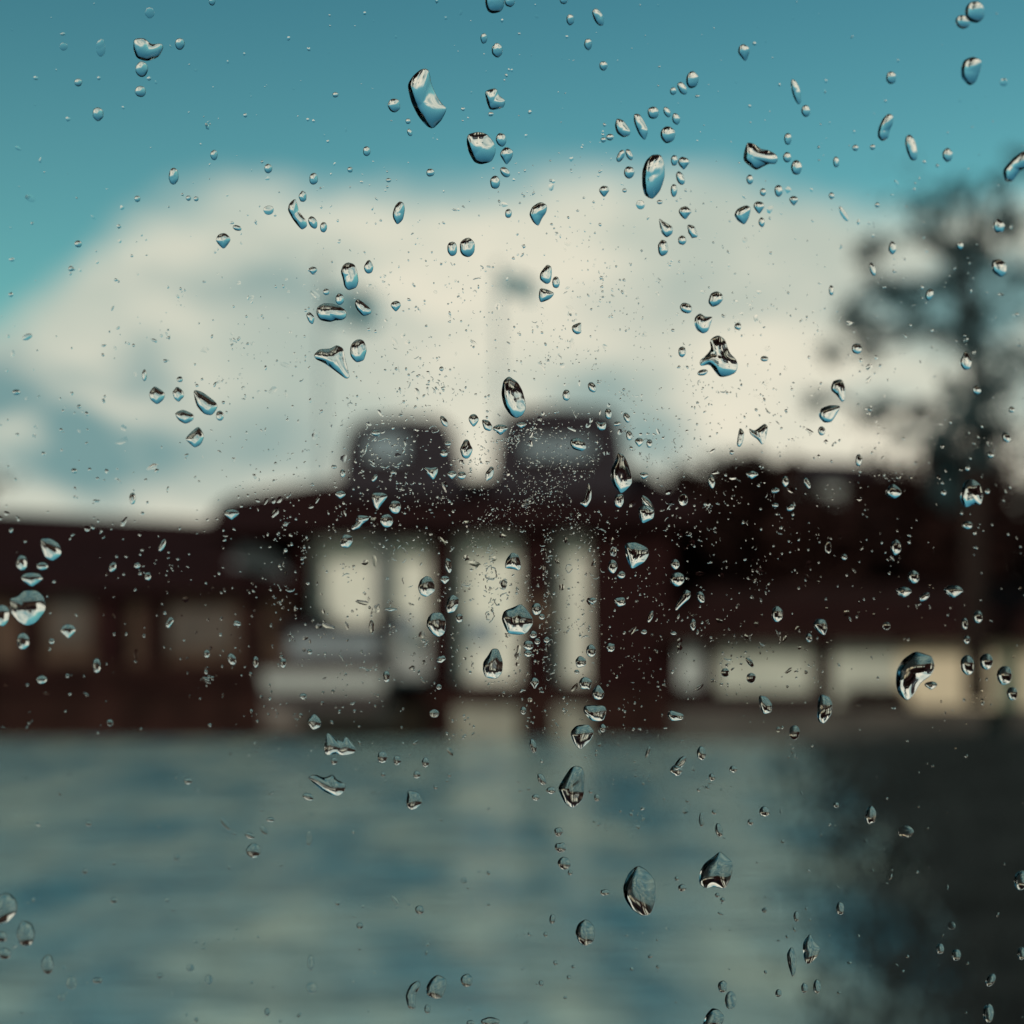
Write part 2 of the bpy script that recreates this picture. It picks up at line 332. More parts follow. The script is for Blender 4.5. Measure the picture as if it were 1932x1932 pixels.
tree([(1842, 1300), (1838, 1000), (1846, 800), (1832, 640), (1822, 480), (1850, 360)],
     [(1700, 460, 95, 62, .6), (1790, 560, 190, 230, .13), (1850, 425, 90, 75, .75), (1785, 390, 80, 50, .4), (1915, 380, 70, 60, .5), (1630, 560, 100, 48, .42), (1745, 545, 90, 55, .5), (1740, 640, 110, 42, .7), (1615, 655, 68, 62, .9), (1650, 780, 70, 44, .6),
      (1568, 742, 66, 28, .5), (1822, 580, 50, 80, .9), (1826, 690, 48, 90, 1.1), (1900, 690, 70, 50, .5), (1710, 800, 80, 46, .5), (1842, 810, 66, 66, 1), (1800, 870, 80, 70, 1.1), (1945, 480, 90, 75, .5), (2000, 640, 100, 80, .6), (1910, 320, 60, 50, .4), (1930, 820, 70, 60, .45)],
     41, 7800, .19, 'tall ragged pine with open crown at the right edge, sky showing through', leafm, 3, .34,
     limbs=[[(1835, 640), (1760, 610), (1690, 650), (1610, 655)], [(1838, 800), (1740, 760), (1650, 785), (1570, 742)], [(1825, 500), (1770, 450), (1705, 455)], [(1826, 540), (1720, 530), (1630, 560)], [(1835, 620), (1900, 690), (1960, 650)], [(1830, 470), (1862, 440), (1910, 385)]])
bt = [([(1330, 1300), (1330, 1000)], [(1325, 1020, 95, 150), (1290, 960, 60, 60), (1285, 1120, 70, 80), (1370, 920, 70, 60)], 'dark rounded tree rising just right of the boathouse roof'),
      ([(1440, 1300), (1440, 1000)], [(1440, 1010, 95, 160), (1470, 910, 50, 50)], 'dense dark tree between the boathouse and the small grey house'),
      ([(1560, 1300), (1560, 1050)], [(1560, 1060, 115, 130), (1520, 990, 50, 50)], 'dark tree in front of the small grey house'),
      ([(1700, 1300), (1700, 1000)], [(1700, 1030, 95, 150), (1670, 950, 60, 60)], 'dark bushy tree left of the tall pine'),
      ([(1800, 1300), (1800, 1000)], [(1800, 1000, 100, 165), (1760, 900, 50, 50)], 'darkest dense tree behind the foot of the tall pine'),
      ([(1930, 1300), (1930, 1050)], [(1915, 1060, 115, 140), (2020, 1050, 110, 140)], 'low dark tree at the right edge beyond the tall pine')]
for i, (tr_, bl, lab) in enumerate(bt): tree(tr_, bl, 56 + i * .8 if i != 2 else 54, 3800, .36, lab, leafb, 20 + i, .3, 'dark trees behind the pavilion')
tree([(612, 1300), (610, 1220)], [(600, 1215, 48, 60), (560, 1180, 46, 60), (650, 1250, 50, 40)], 45.2, 1500, .14, 'dark leafy shrub in front of the leftmost white bay', leafb, 41, .1)
tree([(735, 1300), (732, 1200)], [(732, 1160, 22, 26)], 45.3, 300, .09, 'small round dark topiary on a stem between two white bays', leafb, 43, .05)
tree([(1640, 1345), (1640, 1320)], [(1650, 1322, 70, 32), (1690, 1345, 50, 24)], 43.9, 900, .12, 'low dark shrub against the cream pavilion wall', leafb, 44, .06)
tree([(-150, 1300), (-150, 1000)], [(-150, 980, 150, 90), (-300, 990, 120, 90)], 62, 2400, .4, 'dark tree beyond the far left end of the shed roof', leafb, 45, .3)

# ------------------------------------------------------------------ added bank and blades standing in for the dark tree reflection
def bx(y): return 2.2 + (8.7 - 2.2) * ((y - 9) / (43 - 9))       # left limit of the reflection stand-in
bw = random.Random(5); V = []; ys = [2 + i * .8 for i in range(52)]
for y in ys: V += [Vector((bx(y) + 1.1 + .05 * y + bw.uniform(-.25, .25), y, -.05)), Vector((bx(y) + 1.6 + .05 * y, y, .10)), Vector((bx(y) + 14, y, .35)), Vector((bx(y) + 40, y, .6))]
F = [(i * 4 + k, i * 4 + k + 1, i * 4 + k + 5, i * 4 + k + 4) for i in range(len(ys) - 1) for k in range(3)]
tag(obj('dark_reflection_bank', V, F, mat('dark_reflection_tone', (.010, .012, .0125), .8, .6, .6, spec=.08)), kind='structure')  # added bank, dark in place of the reflected trees
rs = np.random.default_rng(77); V, F = [], []
for _ in range(32000):
    y = 4.5 * (42.6 / 4.5) ** rs.random() ** .8; e = rs.random()
    x = bx(y) + (-1.0 + 3.0 * e ** .42 + (rs.random() ** 2) * 4.0 * (y / 20)) * (.55 + .035 * y)
    hgt = rs.uniform(.15, .45) * (.6 + .4 * e) * (.35 + .02 * y + .2 * e); lean = rs.normal(0, .25, 2) * hgt; wd = .006 + .0011 * y
    a = rs.uniform(0, 3.14); dx, dy = wd * math.cos(a), wd * math.sin(a) * .5; i = len(V)
    V += [(x - dx, y - dy, -.03), (x + dx, y + dy, -.03), (x + dx + lean[0] * .5, y + dy + lean[1] * .5, hgt * .6), (x + lean[0], y + lean[1], hgt), (x - dx + lean[0] * .5, y - dy + lean[1] * .5, hgt * .6)]
    F.append((i, i + 1, i + 2, i + 3, i + 4))
tag(obj('reflection_blades', V, F, mat('dark_blade_tone', (.016, .019, .019), .8, .6, .8, spec=.1)), 'low black blades added for the dark tree reflection on the water at lower right', 'reflection_blades', kind='stuff')

# ------------------------------------------------------------------ the cabin we look out of, and its window
YAW = R(13)
S = Vector((math.cos(YAW), math.sin(YAW), 0)); NO = Vector((-math.sin(YAW), math.cos(YAW), 0)); UP = Vector((0, 0, 1))
P0 = CAM + FWD * DIST
MX = Matrix(((S.x, UP.x, NO.x, P0.x), (S.y, UP.y, NO.y, P0.y), (S.z, UP.z, NO.z, P0.z), (0, 0, 0, 1)))
def plane_st(x, y):
    """picture point on the 2048 grid -> point of the outer face of the pane, in metres from its middle"""
    d = pdir(x * 1932 / 2048, y * 1932 / 2048); tt = (P0 - CAM).dot(NO) / d.dot(NO); p = CAM + d * tt - P0
    return p.dot(S), p.dot(UP)
def pbox(name, s0, s1, u0, u1, n0, n1, m, **kw):
    V, F = boxg(s0, s1, n0, n1, u0, u1); V = [P0 + S * v.x + NO * v.y + UP * v.z for v in V]
    o_ = obj(name, V, F, m, org=P0); return tag(o_, **kw)
TH = .004
win = empty('window', P0 + UP * -.40, label='clear window pane speckled with raindrops, held in a thin dark frame', cat='window')
def wpart(name, s0, s1, u0, u1, n0, n1, m):
    V, F = boxg(s0, s1, n0, n1, u0, u1); V = [P0 + S * v.x + NO * v.y + UP * v.z for v in V]; return obj(name, V, F, m, win)
wpart('pane', -.50, .50, -.38, .38, -TH - .0001, -.00012, panem)
frm = mat('window_frame_paint', (.03, .03, .03), .5, .1, 20)
wpart('frame_rail', -.54, .54, .382, .42, -.03, .02, frm); wpart('frame_rail', -.54, .54, -.42, -.382, -.03, .02, frm)
wpart('frame_stile', -.54, -.502, -.381, .381, -.03, .02, frm); wpart('frame_stile', .502, .54, -.381, .381, -.03, .02, frm)
st_ = dict(kind='structure')
pbox('cabin_wall', -1.4, -.542, -1.2, 1.0, -.05, .03, cabinm, **st_); pbox('cabin_wall', .542, 1.4, -1.2, 1.0, -.05, .03, cabinm, **st_)
pbox('cabin_wall', -.541, .541, .422, 1.0, -.05, .03, cabinm, **st_); pbox('cabin_wall', -.541, .541, -1.2, -.422, -.05, .03, cabinm, **st_)
pbox('cabin_wall', -1.4, -1.35, -1.2, 1.0, -2.6, -.052, cabinm, **st_); pbox('cabin_wall', 1.35, 1.4, -1.2, 1.0, -2.6, -.052, cabinm, **st_)
pbox('cabin_wall', -1.4, 1.4, -1.2, 1.0, -2.66, -2.602, cabinm, **st_)
pbox('cabin_ceiling', -1.4, 1.4, 1.002, 1.06, -2.66, .03, cabinm, **st_); pbox('cabin_floor', -1.4, 1.4, -1.26, -1.202, -2.66, .03, cabinm, **st_)
pbox('cabin_hull', -1.5, 1.5, -3.6, -1.262, -2.7, .10, cabinm, **st_)

# ------------------------------------------------------------------ raindrops
DROPS = [
# col,row of a 4x4 split of the picture, then outline points (1932 per tile) or x,y,w,h,shape,rotation
(0,0,[(1010,290),(1090,285),(1140,335),(1220,325),(1235,360),(1200,430),(1110,465),(1030,440),(1005,370)]),
(0,0,1070,520,95,120),(0,0,1060,690,85,85),(0,0,740,860,85,105),(0,0,590,622,60,60),(0,0,1357,330,75,90),(0,0,1310,1330,75,130),(0,0,1615,1170,55,80),
(0,0,1130,95,70,85,'f'),(0,0,1600,12,50,60),(0,0,480,350,60,60,'f'),(0,0,760,360,70,130,'f'),(0,0,1037,1500,45,50),(0,0,1423,1495,40,42),(0,0,1480,1500,38,38),(0,0,1685,1815,95,140,'v'),(0,0,1790,1720,70,42,'o',20),(0,0,590,1840,55,55),
(1,0,1800,15,150,170),(1,0,1915,10,80,85),(1,0,1720,290,52,80),(1,0,1820,380,82,112),
(1,0,[(1140,640),(1185,570),(1245,520),(1295,515),(1312,560),(1325,640),(1360,720),(1400,780),(1440,815),(1430,850),(1400,910),(1335,975),(1290,955),(1225,880),(1170,770)]),
(1,0,1042,795,98,108),(1,0,[(1725,685),(1815,660),(1830,720),(1885,755),(1870,815),(1765,835),(1740,770)]),
(1,0,1148,915,42,42),(1,0,1160,1000,36,62,'o',-20),(1,0,835,1140,56,78),(1,0,1315,1302,62,62),(1,0,1773,860,44,34),
(1,0,[(1600,1010),(1680,992),(1745,1010),(1800,1080),(1810,1150),(1780,1220),(1700,1243),(1645,1225),(1600,1140),(1588,1060)]),
(1,0,1850,1055,78,104),(1,0,1893,1170,86,150,'v'),(1,0,1880,1300,60,95,'o',-35),(1,0,1803,1375,76,106),(1,0,435,1350,66,92),(1,0,92,1272,62,72),
(1,0,[(300,1490),(250,1535),(238,1585),(280,1660),(345,1740),(390,1705),(375,1655),(325,1600)]),
(1,0,355,1482,62,86,'r'),(1,0,430,1680,62,105,'o',-25),(1,0,510,1715,56,82),(1,0,95,1585,82,70,'f'),
(1,0,[(1085,1515),(1050,1550),(1030,1610),(1035,1650),(1065,1700),(1110,1660),(1125,1580),(1115,1530)]),
(1,0,1595,1868,116,150),(1,0,1480,1878,76,112),(1,0,1905,1610,52,72),(1,0,710,1280,42,44),(1,0,1000,1360,40,32),(1,0,600,715,48,42),
(2,0,390,2,62,60),(2,0,650,130,70,140,'o',-25),(2,0,440,150,58,86),(2,0,575,335,58,90),(2,0,690,497,62,74),(2,0,1360,602,98,132),(2,0,1285,667,62,112,'o',-30),(2,0,1217,687,48,60),(2,0,1750,392,80,150,'v',-12),
(2,0,1065,850,86,96),(2,0,1170,845,50,86,'o',-25),(2,0,1238,897,58,92,'o',-10),
(2,0,[(790,890),(840,905),(895,985),(890,1020),(840,1040),(790,1005),(775,950)]),(2,0,[(920,855),(965,860),(1000,920),(1030,985),(1005,1065),(960,1020),(920,930)]),
(2,0,1175,1018,116,126),(2,0,740,1035,62,50),(2,0,690,1055,42,40),(2,0,820,1178,50,104,'o',25),(2,0,885,1168,46,96,'o',-25),
(2,0,[(1060,1165),(1125,1165),(1150,1230),(1155,1330),(1120,1440),(1060,1508),(1000,1475),(982,1400),(982,1290),(1010,1210)]),
(2,0,885,1302,78,98),(2,0,1225,1210,52,84),(2,0,1295,1228,78,112,'v'),(2,0,1270,1347,60,112,'o',-20),(2,0,1222,1437,52,102),
(2,0,[(1775,1070),(1830,1085),(1880,1125),(1930,1130),(1990,1160),(2010,1195),(1990,1240),(1940,1235),(1880,1265),(1840,1288),(1745,1215),(1750,1150)]),
(2,0,1795,1355,52,78),(2,0,695,1440,68,104,'v'),(2,0,970,1545,68,72,'f'),(2,0,[(215,1520),(265,1545),(262,1600),(225,1650),(200,1710),(160,1680),(128,1620),(150,1560)]),
(2,0,1305,1602,84,114,'v'),(2,0,[(1105,1640),(1150,1675),(1215,1710),(1212,1765),(1165,1797),(1125,1755)]),(2,0,1360,1747,62,120,'r',-20),(2,0,1285,1812,64,74),(2,0,1140,1872,78,124),
(2,0,[(1770,1545),(1805,1565),(1790,1640),(1755,1700),(1700,1665),(1675,1620),(1700,1575)]),(2,0,1865,1562,76,110,'v'),(2,0,1895,1450,46,62),(2,0,1885,1677,48,74),(2,0,1115,1525,44,34),(2,0,850,1437,34,34),
(3,0,1560,90,150,165),(3,0,1470,165,110,104,'o',15),(3,0,[(1480,450),(1550,425),(1615,455),(1605,520),(1570,620),(1520,650),(1460,590),(1455,520)]),(3,0,212,692,62,196,'o',-15),(3,0,285,837,66,92),(3,0,930,587,78,98),
(3,0,[(910,855),(945,870),(945,930),(915,990),(910,1040),(860,1070),(825,1030),(835,960),(870,890)]),(3,0,1083,1115,84,204,'o',-12),(3,0,1355,1170,78,104),(3,0,150,1047,56,94),(3,0,145,1187,62,82),(3,0,215,1265,82,112),
(3,0,515,1222,46,84),(3,0,660,1115,46,48),(3,0,790,1110,42,42),(3,0,80,1440,62,92),(3,0,195,1512,62,84,'v'),(3,0,480,1477,42,52),
(3,0,[(1850,1190),(1932,1130),(1990,1180),(1960,1260),(1900,1290),(1850,1370),(1790,1370),(1770,1280)]),(3,0,1740,1702,90,112,'r'),(3,0,940,1870,58,104),(3,0,1450,1852,52,64),(3,0,825,1547,36,38),(3,0,1780,620,60,60,'f'),(3,0,570,1612,44,130,'f',-30),
(0,1,[(1165,975),(1250,1035),(1235,1085),(1185,1125),(1130,1080),(1125,1030)]),(0,1,1345,1042,80,112,'r',-15),(0,1,[(1455,1005),(1530,1025),(1640,1110),(1640,1150),(1600,1205),(1540,1195),(1480,1130)]),(0,1,1660,1205,60,78),
(0,1,[(1315,1185),(1380,1155),(1465,1195),(1460,1240),(1400,1270),(1345,1240)]),(0,1,[(1500,1280),(1545,1355),(1520,1420),(1470,1450),(1425,1410),(1395,1380),(1440,1330)]),
(0,1,123,1027,62,42),(0,1,535,95,42,42),(0,1,1000,1830,50,92),(0,1,560,1620,46,40),(0,1,1357,930,46,46),(0,1,1090,900,38,92),(0,1,205,610,84,46,'f',-25),
(1,1,[(690,45),(745,60),(765,120),(775,190),(760,240),(695,262),(665,230),(655,170),(638,120),(655,70)]),(1,1,850,80,78,104,'t'),(1,1,632,325,66,92),
(1,1,[(460,385),(510,355),(580,358),(640,380),(680,410),(685,460),(650,485),(600,485),(560,500),(480,485),(455,440)]),(1,1,[(765,320),(800,340),(870,400),(870,435),(810,458),(755,400),(745,350)]),
(1,1,1055,375,68,94,'v'),(1,1,[(375,440),(405,418),(445,460),(430,520),(400,500)]),(1,1,430,108,60,70,'v'),(1,1,530,270,48,52),
(1,1,[(435,745),(480,700),(560,700),(610,668),(660,695),(670,760),(690,840),(710,915),(680,930),(600,870),(520,810),(450,780)]),(1,1,773,712,126,180),
(1,1,[(1910,905),(1935,925),(1975,950),(2010,1010),(2035,1100),(2035,1160),(2010,1205),(1965,1225),(1920,1205),(1870,1130),(1850,1040),(1865,940)]),
(1,1,1420,1248,46,92,'o',-30),(1,1,1643,1237,72,112,'v'),(1,1,[(1700,1230),(1760,1240),(1788,1290),(1770,1325),(1720,1310)]),(1,1,1845,1305,102,92,'v'),(1,1,1588,1455,96,148,'t'),
(1,1,[(1260,1590),(1320,1600),(1375,1590),(1370,1640),(1340,1695),(1305,1660)]),(1,1,1418,1490,58,60),(1,1,1450,1415,52,32),(1,1,1478,1650,68,72,'v'),(1,1,1555,1655,66,60,'o',-25),(1,1,638,1800,72,72,'v'),(1,1,1050,1895,92,102),
(1,1,[(960,1785),(1000,1810),(960,1860),(915,1920),(885,1880),(870,1785)]),(1,1,655,1640,42,62),(1,1,590,1590,48,28),(1,1,1765,1645,56,120,'r',20),(1,1,895,1675,34,66,'o',30),(1,1,1400,850,34,36),(1,1,905,1335,72,46),(1,1,1035,1633,44,30),
(2,1,[(265,60),(300,80),(300,150),(290,200),(260,215),(210,180),(210,130)]),(2,1,332,200,56,92),(2,1,[(210,240),(265,250),(325,280),(290,325),(215,355),(200,310)]),(2,1,[(450,525),(525,495),(520,540),(525,580),(490,595),(455,570)]),
(2,1,[(1500,280),(1550,262),(1590,290),(1595,330),(1560,370),(1510,388),(1478,350)]),(2,1,1312,393,98,80,'o',30),(2,1,[(1380,460),(1420,428),(1460,460),(1518,455),(1500,510),(1480,570),(1440,588),(1395,560),(1375,510)]),
(2,1,1705,530,52,56),(2,1,1285,722,58,84),(2,1,[(1560,595),(1610,630),(1630,700),(1650,740),(1690,775),(1708,825),(1690,880),(1640,905),(1570,918),(1530,870),(1490,815),(1420,835),(1415,790),(1470,745),(1505,700),(1490,640),(1520,610)]),
(2,1,1440,878,84,46,'o',-15),(2,1,1905,775,62,42),(2,1,410,1050,60,86),(2,1,605,990,60,84,'o',-25),(2,1,70,1275,66,56,'v'),(2,1,[(625,1240),(665,1260),(715,1250),(705,1315),(655,1320)]),(2,1,728,1190,56,84),(2,1,868,1220,48,84,'o',-20),
(2,1,885,1355,48,76),(2,1,960,1402,62,82,'v'),(2,1,1038,1415,46,68),(2,1,795,1265,60,36,'o',-15),(2,1,900,1450,28,32),(2,1,[(440,1385),(500,1370),(550,1400),(565,1450),(530,1475),(465,1460),(440,1430)]),
(2,1,[(800,1480),(845,1500),(880,1570),(905,1670),(905,1720),(860,1770),(822,1795),(770,1740),(745,1680),(750,1600),(785,1540)]),(2,1,995,1655,68,60,'v'),
(2,1,[(575,1700),(600,1760),(600,1835),(560,1905),(505,1865),(545,1835),(560,1780)]),(2,1,[(780,1800),(840,1790),(845,1860),(820,1905),(770,1885)]),(2,1,1020,1865,56,150,'r',-35),(2,1,1293,1840,72,92,'f'),(2,1,1505,1702,54,104,'o',-10),(2,1,1810,1650,84,70,'v'),(2,1,1660,1480,38,38),
(2,1,[(1720,1290),(1755,1330),(1745,1400),(1720,1445),(1695,1430),(1705,1350)]),(2,1,[(1785,1295),(1830,1320),(1870,1290),(1910,1260),(1935,1290),(1915,1380),(1890,1430),(1850,1380),(1800,1350)]),
(3,1,[(1690,30),(1760,20),(1800,60),(1800,130),(1760,165),(1690,120)]),(3,1,[(490,940),(560,925),(585,1000),(585,1080),(560,1110),(520,1050),(470,1010)]),(3,1,[(400,1150),(470,1125),(555,1130),(520,1190),(480,1255),(420,1260),(380,1210)]),
(3,1,405,1320,56,72),(3,1,670,700,78,84),(3,1,1495,790,88,150,'t'),(3,1,1575,1010,70,72),(3,1,478,260,36,82),(3,1,790,100,46,104,'o',-15),(3,1,1220,290,60,92,'o',20),(3,1,1840,1160,46,46),(3,1,1800,1370,62,82,'o',-25),(3,1,1680,1500,52,50),(3,1,685,1540,52,92),
(3,1,130,1700,52,84),(3,1,55,1770,64,42,'o',-15),(3,1,295,1712,44,92,'o',-25),(3,1,945,1775,122,110,'t'),(3,1,[(1480,1700),(1540,1680),(1600,1720),(1625,1790),(1610,1880),(1560,1870),(1490,1905),(1445,1830)]),(3,1,1325,1785,46,46),(3,1,1505,1600,42,44),(3,1,1655,1775,42,42),(3,1,170,1900,64,46,'o',-30),(3,1,55,1880,52,32),
(0,2,[(300,200),(380,195),(450,240),(470,320),(400,375),(340,345),(310,270)]),(0,2,165,385,86,122),(0,2,320,410,88,62),(0,2,240,505,152,116,'v'),(0,2,[(180,590),(280,590),(335,640),(350,740),(270,840),(200,862),(140,830),(80,760),(70,650),(130,640)]),
(0,2,10,780,130,170),(0,2,175,975,96,132),(0,2,515,895,108,118,'v'),(0,2,390,975,46,42),(0,2,315,1265,82,62),(0,2,730,1160,62,112),(0,2,1745,15,102,96,'v'),(0,2,1750,1110,62,92,'o',-20),(0,2,1930,1130,42,92),(0,2,850,415,56,76,'o',25),(0,2,1035,405,52,42),(0,2,1115,485,50,62),(0,2,1225,250,44,104,'o',25),(0,2,1790,840,60,38,'o',25),(0,2,1560,1070,46,62),(0,2,830,1590,50,50,'f'),(0,2,1280,830,48,96,'r',25),
(1,2,[(765,20),(855,30),(850,60),(810,85),(780,125),(725,140),(715,115),(755,80)]),(1,2,987,65,102,106),(1,2,[(665,165),(730,180),(730,230),(700,275),(635,265),(640,200)]),(1,2,[(1290,478),(1330,500),(1352,560),(1350,600),(1290,645),(1240,625),(1220,570),(1240,510)]),
(1,2,[(1490,620),(1530,650),(1530,700),(1500,755),(1445,768),(1430,720),(1450,650)]),(1,2,[(1330,760),(1400,755),(1435,820),(1425,920),(1380,948),(1330,920),(1285,860),(1295,800)]),(1,2,1535,800,56,72),(1,2,[(1430,340),(1470,360),(1480,440),(1460,470),(1425,420)]),(1,2,1425,510,62,74,'v'),
(1,2,[(1780,1030),(1830,1030),(1865,1130),(1860,1210),(1820,1262),(1730,1250),(1710,1190),(1715,1130),(1750,1085)]),(1,2,[(1930,300),(1980,320),(2005,400),(1990,445),(1940,430),(1875,425),(1885,360)]),(1,2,[(1940,720),(2000,690),(2040,730),(2090,800),(2090,850),(2040,920),(1980,928),(1900,920),(1850,810),(1870,745)]),
(1,2,1870,545,50,72,'f'),(1,2,985,1240,52,92),(1,2,1380,1320,42,44),(1,2,[(440,1515),(490,1570),(490,1620),(430,1650),(380,1580)]),(1,2,[(535,1660),(580,1690),(610,1720),(650,1735),(680,1690),(720,1740),(760,1790),(745,1820),(660,1840),(600,1820),(540,1840),(510,1810),(520,1730)],.5),
(1,2,955,1850,76,92),(1,2,1065,1875,62,74),(1,2,1280,1890,56,82),(1,2,590,1880,52,62),(1,2,355,1390,56,44,'r'),(1,2,405,1055,42,40),(1,2,205,1140,50,74),(1,2,872,870,42,112,'f'),(1,2,1015,735,92,32,'v'),(1,2,1345,1520,72,62,'f'),(1,2,1400,1110,70,50,'r',-25),
(2,2,[(950,-30),(1010,-60),(1075,-20),(1070,50),(985,92),(965,45)]),(2,2,[(850,235),(930,225),(1025,270),(1035,320),(1000,380),(905,435),(880,390),(855,310)]),(2,2,760,412,72,106),(2,2,825,475,62,60),(2,2,765,300,50,60,'f'),(2,2,1232,395,66,78),(2,2,1248,507,106,106),
(2,2,[(1310,580),(1350,600),(1345,650),(1290,700),(1230,755),(1235,700)]),(2,2,1425,642,56,96,'o',-20),(2,2,1365,850,44,92),(2,2,605,670,62,60,'v'),(2,2,[(760,650),(850,640),(860,700),(800,720)]),(2,2,185,732,76,96),(2,2,225,790,46,46),(2,2,160,925,56,60),(2,2,190,977,46,50),(2,2,262,965,48,46),(2,2,123,1005,78,76),(2,2,120,1067,62,52),
(2,2,595,1047,76,98),(2,2,[(510,1080),(560,1110),(560,1160),(490,1180),(475,1120)]),(2,2,490,1207,42,34),(2,2,555,1297,102,92,'r'),(2,2,650,1362,96,112,'t'),(2,2,[(545,1455),(700,1460),(715,1500),(690,1580),(600,1580),(535,1505)]),(2,2,[(480,1610),(580,1600),(625,1660),(590,1730),(515,1800),(470,1750),(435,1670)]),
(2,2,685,1632,48,64),(2,2,[(1190,1490),(1300,1525),(1290,1570),(1200,1580),(1170,1530)]),(2,2,160,1767,52,114,'o',-12),(2,2,1025,1812,28,96,'o',20),(2,2,1270,1895,60,130,'o',40),(2,2,1430,1822,72,112),(2,2,170,1287,58,100,'v'),(2,2,745,1022,60,72,'r',20),(2,2,1220,915,46,28),(2,2,995,905,48,36),(2,2,1045,790,36,96,'o',20),(2,2,85,1500,46,62),
(2,2,[(1860,1380),(1920,1390),(1965,1450),(1960,1510),(1900,1530),(1870,1470)]),(2,2,1610,1212,62,72,'f'),(2,2,1805,1252,72,82,'f'),(2,2,1795,1135,40,90,'f',-40),
(3,2,[(1110,1050),(1180,1070),(1240,1090),(1262,1170),(1230,1235),(1150,1290),(1100,1380),(1050,1430),(985,1370),(965,1300),(970,1190),(1020,1110)]),(3,2,1505,1155,112,148),(3,2,1650,1130,98,122),(3,2,1785,1232,122,150),(3,2,1845,1370,84,104),(3,2,1230,1307,92,72,'v'),(3,2,1500,965,52,62),
(3,2,[(370,805),(430,810),(450,870),(430,935),(380,910),(335,850)]),(3,2,310,950,52,68),(3,2,70,772,86,122),(3,2,965,267,78,118),(3,2,1505,100,78,64),(3,2,1100,490,84,102),(3,2,1025,602,104,94,'v'),(3,2,1400,597,132,104,'v'),(3,2,1180,640,96,50,'o',-35),(3,2,1585,792,70,94),(3,2,1485,842,50,92),
(3,2,[(390,1370),(460,1390),(490,1450),(480,1530),(420,1605),(375,1575),(370,1470)]),(3,2,200,1665,84,112,'f'),(3,2,895,860,60,60,'f'),(3,2,455,270,46,92,'f'),(3,2,575,340,46,46),
(0,3,[(0,950),(70,940),(130,1000),(130,1090),(60,1170),(-30,1190),(-60,1050)]),(0,3,195,1250,142,192),(0,3,35,1400,102,92),(0,3,360,1482,96,152),(0,3,10,1275,100,90),(0,3,1420,100,62,52),(0,3,668,420,46,46),(0,3,1885,510,82,46,'o',25),(0,3,1912,625,112,112),(0,3,1700,420,40,124,'f',-40),(0,3,540,1620,82,102,'f'),(0,3,735,1605,82,46),(0,3,860,1000,62,46),(0,3,1575,1600,62,82,'f'),(0,3,1205,1570,46,44),(0,3,1435,1510,62,60,'f'),(0,3,1335,675,50,50,'f'),(0,3,640,780,42,42),(0,3,465,1730,56,56,'f'),
(1,3,[(385,70),(440,45),(520,75),(580,45),(610,90),(680,120),(670,180),(620,215),(560,200),(500,170),(430,110)],.5),(1,3,395,217,88,56,'o',20),(1,3,[(1145,165),(1230,180),(1260,260),(1210,310),(1165,320),(1130,280),(1140,220)]),(1,3,1215,50,56,62),(1,3,1460,55,32,32),(1,3,1357,147,32,32),(1,3,960,50,36,40),(1,3,110,390,68,36),(1,3,60,470,46,80,'f',-40),(1,3,400,530,46,122,'f'),(1,3,1235,1070,68,72),(1,3,785,1190,52,52),
(1,3,[(1230,1600),(1245,1640),(1200,1720),(1210,1820),(1150,1820),(1125,1720),(1165,1630)]),(1,3,[(1370,1555),(1435,1590),(1440,1640),(1405,1740),(1350,1745),(1285,1715),(1285,1650),(1320,1590)]),(1,3,1590,1605,92,106),(1,3,1295,1820,52,72),(1,3,1770,1915,144,70),(1,3,1620,1925,62,44),(1,3,1050,1000,34,104,'f',-40),(1,3,1570,850,50,50,'f'),(1,3,415,1470,60,120,'f'),(1,3,420,1660,92,92,'f'),(1,3,85,1840,46,62),
(2,3,[(440,0),(480,-20),(530,-5),(548,40),(545,200),(520,260),(460,308),(400,270),(365,200),(345,150),(400,60)]),(2,3,225,87,56,104,'o',-30),(2,3,295,170,72,56),(2,3,180,222,62,52),(2,3,640,225,42,60),(2,3,595,180,32,32),(2,3,350,482,74,70,'r'),(2,3,365,602,78,84,'r'),(2,3,395,722,98,102),(2,3,305,1140,46,78,'o',10),(2,3,255,1255,38,38),
(2,3,[(950,730),(1020,770),(1075,840),(1088,920),(1080,1010),(1045,1110),(985,1120),(905,1070),(850,990),(835,900),(880,790)]),(2,3,[(1570,625),(1610,660),(1670,710),(1660,800),(1640,860),(1610,915),(1520,895),(1460,915),(1410,870),(1415,790),(1450,720),(1530,660)]),
(2,3,[(560,1135),(620,1190),(630,1260),(610,1320),(550,1350),(500,1310),(475,1240),(500,1170)]),(2,3,1562,470,58,112,'o',-10),(2,3,1430,390,40,112,'f'),(2,3,1510,70,50,62),(2,3,1905,330,82,82),(2,3,1590,1650,72,96),(2,3,1650,1750,92,142,'f'),(2,3,[(1510,1810),(1560,1820),(1610,1880),(1570,1960),(1430,1960),(1465,1860)]),
(2,3,1285,905,62,60),(2,3,1245,835,38,36),(2,3,700,940,72,48),(2,3,1525,335,38,40),(2,3,1800,410,46,48),(2,3,1905,1075,38,42),(2,3,440,790,40,44),(2,3,1590,995,38,38),(2,3,1550,960,38,36),(2,3,1240,18,92,84,'r'),(2,3,1670,10,62,52),(2,3,220,1625,40,46),(2,3,330,1470,38,38),(2,3,430,1580,34,34),
(3,3,775,360,92,132,'r'),(3,3,1040,480,122,92,'f'),(3,3,515,280,42,46),(3,3,545,1060,62,102),(3,3,1300,1365,62,82),(3,3,1420,1410,72,92),(3,3,[(320,1240),(350,1310),(400,1360),(370,1430),(300,1490),(270,1440),(260,1320)]),(3,3,[(180,1340),(215,1420),(210,1540),(185,1590),(150,1480),(140,1400)]),
